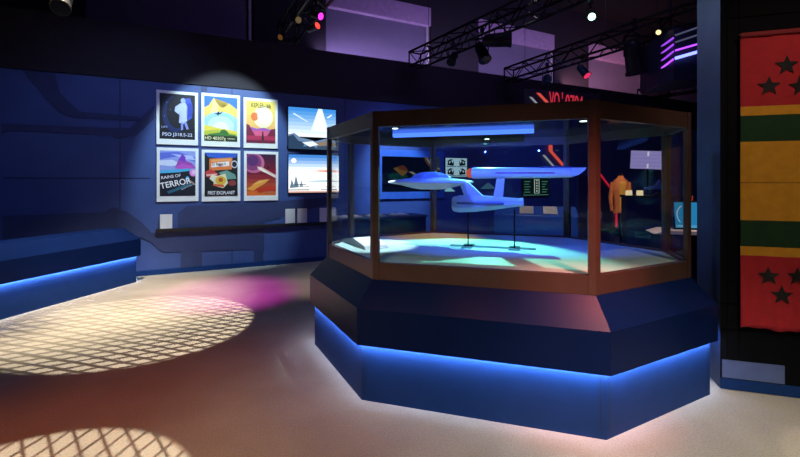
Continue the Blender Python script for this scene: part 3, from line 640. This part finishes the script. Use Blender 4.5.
L = [('2f9cd8', R4(0, 0, 1, 1)), ('58b8e8', R4(0, .0, 1, .12))]+[('d8f4ff', [(.30+.22*math.cos(math.radians(a))*-1, .5+.36*math.sin(math.radians(a))), (.30-.25*math.cos(math.radians(a)), .5+.39*math.sin(math.radians(a))), (.30-.25*math.cos(math.radians(a+12)), .5+.39*math.sin(math.radians(a+12))), (.30-.22*math.cos(math.radians(a+12)), .5+.36*math.sin(math.radians(a+12)))]) for a in range(-50, 60, 12)]+[('e8f8ff', R4(.06, .06, .30, .08))]
a = art('display', .35, .30, L, o, 0, .55, 'screen'); a.location = (-.17, -.001, .02)
bm = bmesh.new(); tube(bm, (.10, .30, pc.z+.016), (.13, .30, pc.z+.40), .018, 8, .006); o = obj('orange_lever', bm, mat('orange_red_lever', 'd8502a', .5), ck)

# ------------------------------------------------------------------ overhead: trusses, lamps
TR = mat('truss_black', '141418', .35, .7)
def truss(name, label, A, B, w=.30, step=.32):
    A, B = Vector(A), Vector(B); d = (B-A); L = d.length; ang = math.atan2(d.y, d.x)
    e = thing(name, label, 'lighting truss', (A.x, A.y, A.z), ang, 'lighting trusses under the ceiling')
    pit = math.asin(d.z/L)
    cs = [(-w/2, w/2), (w/2, w/2), (-w/2, -w/2), (w/2, -w/2)]
    def q(s, y, z): return Vector((s*math.cos(pit), y, z+s*math.sin(pit)))
    for y, z_ in cs:
        bm = bmesh.new(); tube(bm, q(0, y, z_), q(L, y, z_), .024, 8); obj('chord', bm, TR, e)
    bm = bmesh.new(); n = int(L/step)
    for i in range(n):
        s0, s1 = i*step, (i+1)*step
        for (ya, za, yb, zb) in ((-w/2, w/2, -w/2, -w/2), (w/2, -w/2, w/2, w/2), (-w/2, w/2, w/2, w/2), (-w/2, -w/2, w/2, -w/2)):
            if i % 2: ya, za, yb, zb = yb, zb, ya, za
            tube(bm, q(s0, ya, za), q(s1, yb, zb), .011, 5)
    for s in (0, L):
        for (ya, za), (yb, zb) in ((cs[0], cs[1]), (cs[1], cs[3]), (cs[3], cs[2]), (cs[2], cs[0])): tube(bm, q(s, ya, za), q(s, yb, zb), .018, 6)
    obj('lacing', bm, TR, e)
    for s in (.5, L*.55, L-.5):
        bm = bmesh.new(); top = q(s, 0, w/2); tube(bm, q(s, -w/2, w/2), q(s, w/2, w/2), .012, 6); tube(bm, top, (top.x, 0, 7.4-A.z), .005, 5); obj('hanger_cable', bm, BLACKM, e)
    return e
trA = truss('lighting_truss', 'lighting truss running over the middle of the glass case', P(415, 60, 9.1), P(640, -40, 5.0))
trB = truss('lighting_truss', 'lighting truss over the right of the glass case, nearer the pillar', P(509, 75.5, 10.0), P(735, 1, 6.1))
trC = truss('lighting_truss', 'lighting truss at upper left carrying the magenta and red lamps', P(287, 34, 7.4), P(345, -45, 5.0))
trD = truss('lighting_truss', 'distant lighting truss low beside the pillar', P(640, 95, 13.2), P(720, 82, 11.5), .3)
def lamp(px, py, Z, aim, label, lens=None, ls=1, size=1.0, ctop=None, clr='black_lamp', shell='1a1a1e', group=None):
    """stage lamp: yoke and clamp above, can below; aim is the direction the lens faces"""
    p = P(px, py, Z); e = thing('stage_lamp', label, 'stage lamp', p, 0, 'stage lamps on the trusses')
    d = Vector(aim).normalized(); Q = d.to_track_quat('X', 'Z').to_matrix().to_4x4()
    r = .085*size
    bm = bmesh.new(); lathe(bm, [(-.16*size, r*.55), (-.13*size, r*.85), (.02*size, r*.95), (.12*size, r), (.14*size, r*1.12), (.16*size, r*1.12)], 'X', 18); bmesh.ops.transform(bm, matrix=Q, verts=bm.verts[:])
    smooth(obj('can', bm, mat(clr, shell, .45, .3), e))
    bm = bmesh.new(); lathe(bm, [(.161*size, r*.95), (.164*size, r*.9)], 'X', 18); bmesh.ops.transform(bm, matrix=Q, verts=bm.verts[:])
    obj('lens', bm, glow('lamp_lens_%s_%g' % (lens, ls), lens, ls) if lens else mat('dark_lens', '20242c', .1), e)
    bm = bmesh.new(); up = .20*size
    for s in (-1, 1): tube(bm, (s*r*1.05, 0, 0), (s*r*1.05, 0, up), .010*size, 6)
    tube(bm, (-r*1.05, 0, up), (r*1.05, 0, up), .010*size, 6); tube(bm, (0, 0, up), (0, 0, up+.10*size), .014, 6); obj('yoke', bm, BLACKM, e)
    bm = bmesh.new(); box(bm, -.03, .03, -.03, .03, up+.08*size, up+.16*size); obj('clamp', bm, BLACKM, e)
    if ctop:
        bm = bmesh.new(); tube(bm, (0, 0, up+.15*size), (0, 0, 7.4-p.z), .012, 6); obj('drop_rod', bm, BLACKM, e)
    return e
lamp(453, 58, 8.3, (-.3, -.6, -.7), 'stage lamp low on the middle truss, furthest left of three', size=1.0)
lamp(482, 52, 7.6, (.2, -.5, -.9), 'stage lamp hanging below the middle truss, pointing down', size=1.25)
lamp(497, 40, 7.3, (1, -.2, .0), 'fat stage lamp lying level under the middle truss', size=1.5)
lamp(547, 81, 9.2, (-.2, -.6, -.7), 'stage lamp under the left end of the right-hand truss', size=1.1)
lamp(583, 71, 8.6, (.3, -.5, -.7), 'stage lamp with a pink glow under the right-hand truss', 'ff3a70', .8, size=.95)
lamp(634, 57, 7.5, (.3, .25, -1), 'large dark stage lamp under the right-hand truss before the last blind', size=1.9)
lamp(590.5, 16.5, 6.6, (-.72, -3, -1.3), 'dazzling greenish white spotlight high above the glass case', 'a0ffcc', 7, size=.66)
lamp(660, 31, 6.9, (-.7, -.6, -.5), 'small warm lit stage lamp near the lilac light bars', 'ffe0a0', 1.5, size=.5)
lamp(316, 15, 5.9, (1, -.6, -.5), 'stage lamp glowing magenta at upper left', 'ff30e0', 2.5, size=.6, ctop=1)
lamp(313, 28, 6.2, (1, -.7, .2), 'stage lamp glowing red at upper left, below the magenta one', 'ff3a30', 2.5, size=.6)
lamp(296, 20, 6.4, (.6, -.8, -.3), 'dark stage lamp on the upper left truss, higher', 'd0b080', .2, size=.6)  # faint lens glow put in as a glint on an unlit lamp
lamp(283, 36, 7.0, (-.3, -.8, -.5), 'dark stage lamp on the lower left end of the upper left truss', 'c08040', .2, size=.55)  # dim lens emission imitates a glint here too
lamp(63, 1, 4.6, (.3, -.6, -.7), 'dark stage lamp at the top left edge', size=1.0, ctop=1)

# lilac light-bar drum
ld = thing('light_bar_drum', 'dark angular drum with four rows of lilac and blue light bars beside the pillar', 'light fitting', (0, 0, 0))
Zl, Zm, Zr = 7.0, 6.6, 6.5
def cp(px, py, Z): return P(px, py, Z)
o0 = P(674, 55, Zm); ld.location = o0
bm = bmesh.new()
outl = [P(658, 60, Zl).xy-o0.xy, Vector((0, 0)), P(712, 60, Zr).xy-o0.xy]
back = [outl[2]+Vector((.15, .7)), outl[0]+Vector((.1, .7))]
prism(bm, [tuple(v) for v in outl+back], P(674, 80, Zm).z-o0.z, P(674, 28, Zm).z-o0.z); obj('drum', bm, mat('drum_dark_blue', '1a2038', .5), ld)
def bar(p, q, Zp, Zq, m, r=.015):
    a, b = P(p[0], p[1], Zp-.05)-o0, P(q[0], q[1], Zq-.05)-o0
    bm = bmesh.new(); tube(bm, a, b, r, 8); obj('light_bar', bm, m, ld)
VI = glow('violet_bar', 'a848ff', 2.0); VI2 = glow('violet_bar_dim', 'a048f0', 1.2); BLU = glow('blue_white_bar', '7f8cff', 2.6); GR = glow('dim_grey_bar', '70749a', .4)
for y0, y1, m in ((47, 38, VI2), (54, 44.5, VI2), (61.5, 51.5, VI2), (68.8, 59.3, VI)): bar((661, y0), (673.2, y1), Zl, Zm, m)
for y0, y1, m in ((35.3, 27, GR), (42.3, 34.5, GR), (50.5, 43.7, VI), (58.3, 51.5, BLU)): bar((675.2, y0), (699, y1), Zm, Zr, m, .024 if m is BLU else .014)
bm = bmesh.new(); tube(bm, (.2, .4, P(674, 28, Zm).z-o0.z), (.2, .4, 7.4-o0.z), .02, 8); obj('hanger', bm, BLACKM, ld)

# ------------------------------------------------------------------ light
def spot(name, loc, tgt, power, colr, ang, blend=.3, rad=.03, gobo=None, roll=0):
    l = bpy.data.lights.new(name, 'SPOT'); l.energy = power; l.color = lin(colr); l.spot_size = math.radians(ang); l.spot_blend = blend; l.shadow_soft_size = rad
    o = bpy.data.objects.new(name, l); COL.objects.link(o); o.location = loc
    o.rotation_euler = (Vector(tgt)-Vector(loc)).to_track_quat('-Z', 'Y').to_euler()
    if roll: o.rotation_euler = ((Vector(tgt)-Vector(loc)).to_track_quat('-Z', 'Y').to_matrix() @ Matrix.Rotation(math.radians(roll), 3, 'Z')).to_euler()
    if gobo:
        cell, width, dist, stretch = gobo
        l.use_nodes = True; nt = l.node_tree; em = [n for n in nt.nodes if n.type == 'EMISSION'][0]
        tc = nt.nodes.new('ShaderNodeTexCoord'); sx = nt.nodes.new('ShaderNodeSeparateXYZ'); nt.links.new(tc.outputs['Normal'], sx.inputs[0])
        def mth(op, a, b=None, c=None):
            n = nt.nodes.new('ShaderNodeMath'); n.operation = op
            for i, v in enumerate((a, b, c)):
                if v is None: continue
                if isinstance(v, (int, float)): n.inputs[i].default_value = v
                else: nt.links.new(v, n.inputs[i])
            return n.outputs[0]
        u = mth('DIVIDE', sx.outputs[0], sx.outputs[2]); v = mth('MULTIPLY', mth('DIVIDE', sx.outputs[1], sx.outputs[2]), stretch)
        cb = nt.nodes.new('ShaderNodeCombineXYZ'); nt.links.new(u, cb.inputs[0]); nt.links.new(v, cb.inputs[1])
        nz = nt.nodes.new('ShaderNodeTexNoise'); nz.inputs['Scale'].default_value = 1/cell*.3; nt.links.new(cb.outputs[0], nz.inputs['Vector'])
        nf = mth('MULTIPLY', mth('SUBTRACT', nz.outputs['Fac'], .5), cell*dist)
        u = mth('ADD', u, nf); v = mth('SUBTRACT', v, nf)
        p = mth('PINGPONG', mth('ADD', u, v), cell/2); q = mth('PINGPONG', mth('SUBTRACT', u, v), cell/2)
        mn = mth('MINIMUM', p, q)
        mr = nt.nodes.new('ShaderNodeMapRange'); mr.interpolation_type = 'SMOOTHSTEP'; mr.inputs['From Min'].default_value = cell*width*.5; mr.inputs['From Max'].default_value = cell*width*1.3
        mr.inputs['To Min'].default_value = .10; nt.links.new(mn, mr.inputs['Value']); nt.links.new(mr.outputs[0], em.inputs['Strength'])
    return o
def area(name, loc, tgt, power, colr, sx, sy):
    l = bpy.data.lights.new(name, 'AREA'); l.shape = 'RECTANGLE'; l.size = sx; l.size_y = sy; l.energy = power; l.color = lin(colr)
    o = bpy.data.objects.new(name, l); COL.objects.link(o); o.location = loc
    o.rotation_euler = (Vector(tgt)-Vector(loc)).to_track_quat('-Z', 'Y').to_euler(); return o
# patterned spots on the floor
spot('gobo_far', (-.7, 4.1, 4.8), (-2.86, 4.64, 0), 2300, 'fff0dc', 26, .14, .008, (.027, .17, .3, .5), 20)
spot('gobo_near', (-1.6, 1.0, 4.6), (-1.86, 1.77, 0), 2000, 'fff0d8', 22.5, .12, .008, (.028, .09, .45, .5))
spot('floor_pool_right', (2.9, 1.0, 4.6), (2.66, 2.28, 0), 260, 'ffe8d0', 10.6, .15, .02)
# washes on the floor
spot('floor_wash_left', (-3.4, 4.6, 5.5), (-3.95, 5.5, 0), 3000, 'ffecd0', 44, .9, .2)
spot('floor_wash_centre', (-1.2, -1.5, 5.2), (.3, 1.9, 0), 640, 'fff4dc', 44, .9, .2)
spot('floor_wash_right', (1.8, -.7, 5.4), (1.9, 1.35, 0), 1500, 'fff4dc', 45, .9, .2)
spot('floor_red', (-2.2, .2, 4.5), (-1.4, 2.2, 0), 470, 'ff8a5c', 50, .9, .2)
spot('floor_magenta', (-1.2, 4.0, 5.0), (-2.45, 6.0, 0), 1900, 'e020d8', 24, .95, .1)
spot('floor_gap', (-.6, 5.0, 5.0), (-.9, 6.6, 0), 500, 'ffe8c0', 26, .9, .1)
# posters and wall
wp = BACK.w(-.1, 0, 2.2)
spot('poster_spot', BACK.w(.1, 2.2, 4.6), wp, 660, 'd8f4ff', 47, .35, .05)
spot('wall_blue_wash', (-2.6, 4.6, 5.2), BACK.w(-1.8, 0, 1.4), 160, '8fa4ff', 75, .9, .3)
spot('wall_blue_mid', (.2, 7.0, 4.2), BACK.w(3.6, 0, 1.3), 260, '6f90ff', 64, .9, .3)
spot('wall_blue_far', (3.4, 8.4, 4.2), BACK.w(7.4, 0, 1.3), 160, '5a80ff', 64, .9, .3)
# inside the case
spot('case_white_back', cl(-.08, .62, 2.045), cl(-.16, -.30, .97), 150, '8cffe8', 84, .3, .012)
spot('case_white_left', cl(-1.12, .06, 2.05), cl(-1.10, -.13, .97), 110, 'd8f0ff', 46, .4, .012)
spot('case_blue', cl(-.3, -.62, 2.06), cl(-.25, .06, 1.55), 50, '4062ff', 110, .6, .008)
spot('case_blue_r', cl(.5, -.62, 2.06), cl(.45, .06, 1.6), 50, '4062ff', 100, .6, .008)
spot('case_amber', cl(-.45, .60, 2.05), cl(-.62, .55, .97), 34, 'ffb060', 60, .7, .02)
# pink lamp on the front corner
spot('corner_pink', (1.55, .95, 4.5), (1.30, 2.66, .95), 1300, 'ff7c6e', 19, .95, .12)
spot('front_warm', (-1.0, .3, 5.2), (1.0, 2.72, .98), 230, 'ff6250', 20, .95, .1)
# flag and right wall
spot('flag_spot', (2.4, 1.4, 4.6), (2.9, 3.2, 1.3), 140, 'ffe0c8', 48, .9, .1)
spot('end_panel_blue', (1.4, 6.4, 4.4), (2.5, 3.4, 1.9), 150, 'a8c0ff', 40, .9, .1)
# purple wash on the windows, dim fill light added for the fascia
area('hall_purple', HALL.w(2.6, 1.0, 4.75), HALL.w(2.8, 0, 5.7), 60, 'c8b0f4', 10, .6)
area('hall_pink', HALL.w(8.4, 1.0, 4.9), HALL.w(8.8, 0, 5.8), 26, 'ffb0c8', 5, .5)
area('fascia_fill', (3.0, 5.5, 6.6), BACK.w(6.5, 0, 3.9), 60, 'b090ff', 3, 1)
# exhibits behind the case
spot('mural_spot', BACK.w(3.2, 2.4, 4.6), BACK.w(3.3, 0, 1.6), 1300, 'b8d8ff', 30, .7, .1)
spot('bench_cyan', (-3.3, 6.0, 4.4), (-4.35, 6.5, .8), 160, 'a0e8ff', 14, .9, .1)
spot('exhibit_left', (-.2, 5.4, 4.5), kb.w(.7, -.2, 1.0), 90, 'c8d8ff', 50, .8, .1)
spot('exhibit_console', (2.0, 6.4, 4.5), k.w(.9, -.2, 1.0), 330, 'f4f0f0', 32, .8, .1)
spot('exhibit_right', (3.6, 5.6, 4.5), (p3.x, p3.y, 1.3), 420, 'ffc890', 22, .8, .1)
spot('exhibit_kiosk', (3.2, 3.9, 4.5), (pc.x, pc.y, 1.0), 450, 'ffe0c8', 26, .8, .1)
# fill lights added under both plinths to stretch the led glow down the skirts
def led_fill_run(poly, to_world, rz, sides, d1=.1513, d2=.1076):
    O = offset(poly, (d1+d2)/2-.002)
    for i in sides:
        p, q = Vector(O[i]), Vector(O[(i+1) % len(O)]); m_ = (p+q)/2; e = (q-p).normalized(); nn = Vector((e.y, -e.x))
        l = bpy.data.lights.new('led_glow_fill', 'AREA'); l.shape = 'RECTANGLE'; l.size = (q-p).length-.04; l.size_y = .012
        l.energy = .9*(q-p).length; l.color = lin('a0c0ff'); l.spread = math.radians(52)
        o = bpy.data.objects.new('led_glow_fill', l); COL.objects.link(o)
        ax = Vector((e.x, e.y, 0)); dn = (Vector((-nn.x*.040, -nn.y*.040, -.26))).normalized(); yy = (-dn).cross(ax)
        M = Matrix((ax, yy, -dn)).transposed().to_4x4(); M.translation = Vector((m_.x, m_.y, .447))
        o.matrix_world = to_world @ M
TW = Matrix.Translation(CASE.w(0)) @ Matrix.Rotation(CASE.a, 4, 'Z')
led_fill_run(OCT, TW, CASE.a, range(8))
led_fill_run(foot, Matrix.Identity(4), 0, range(4))
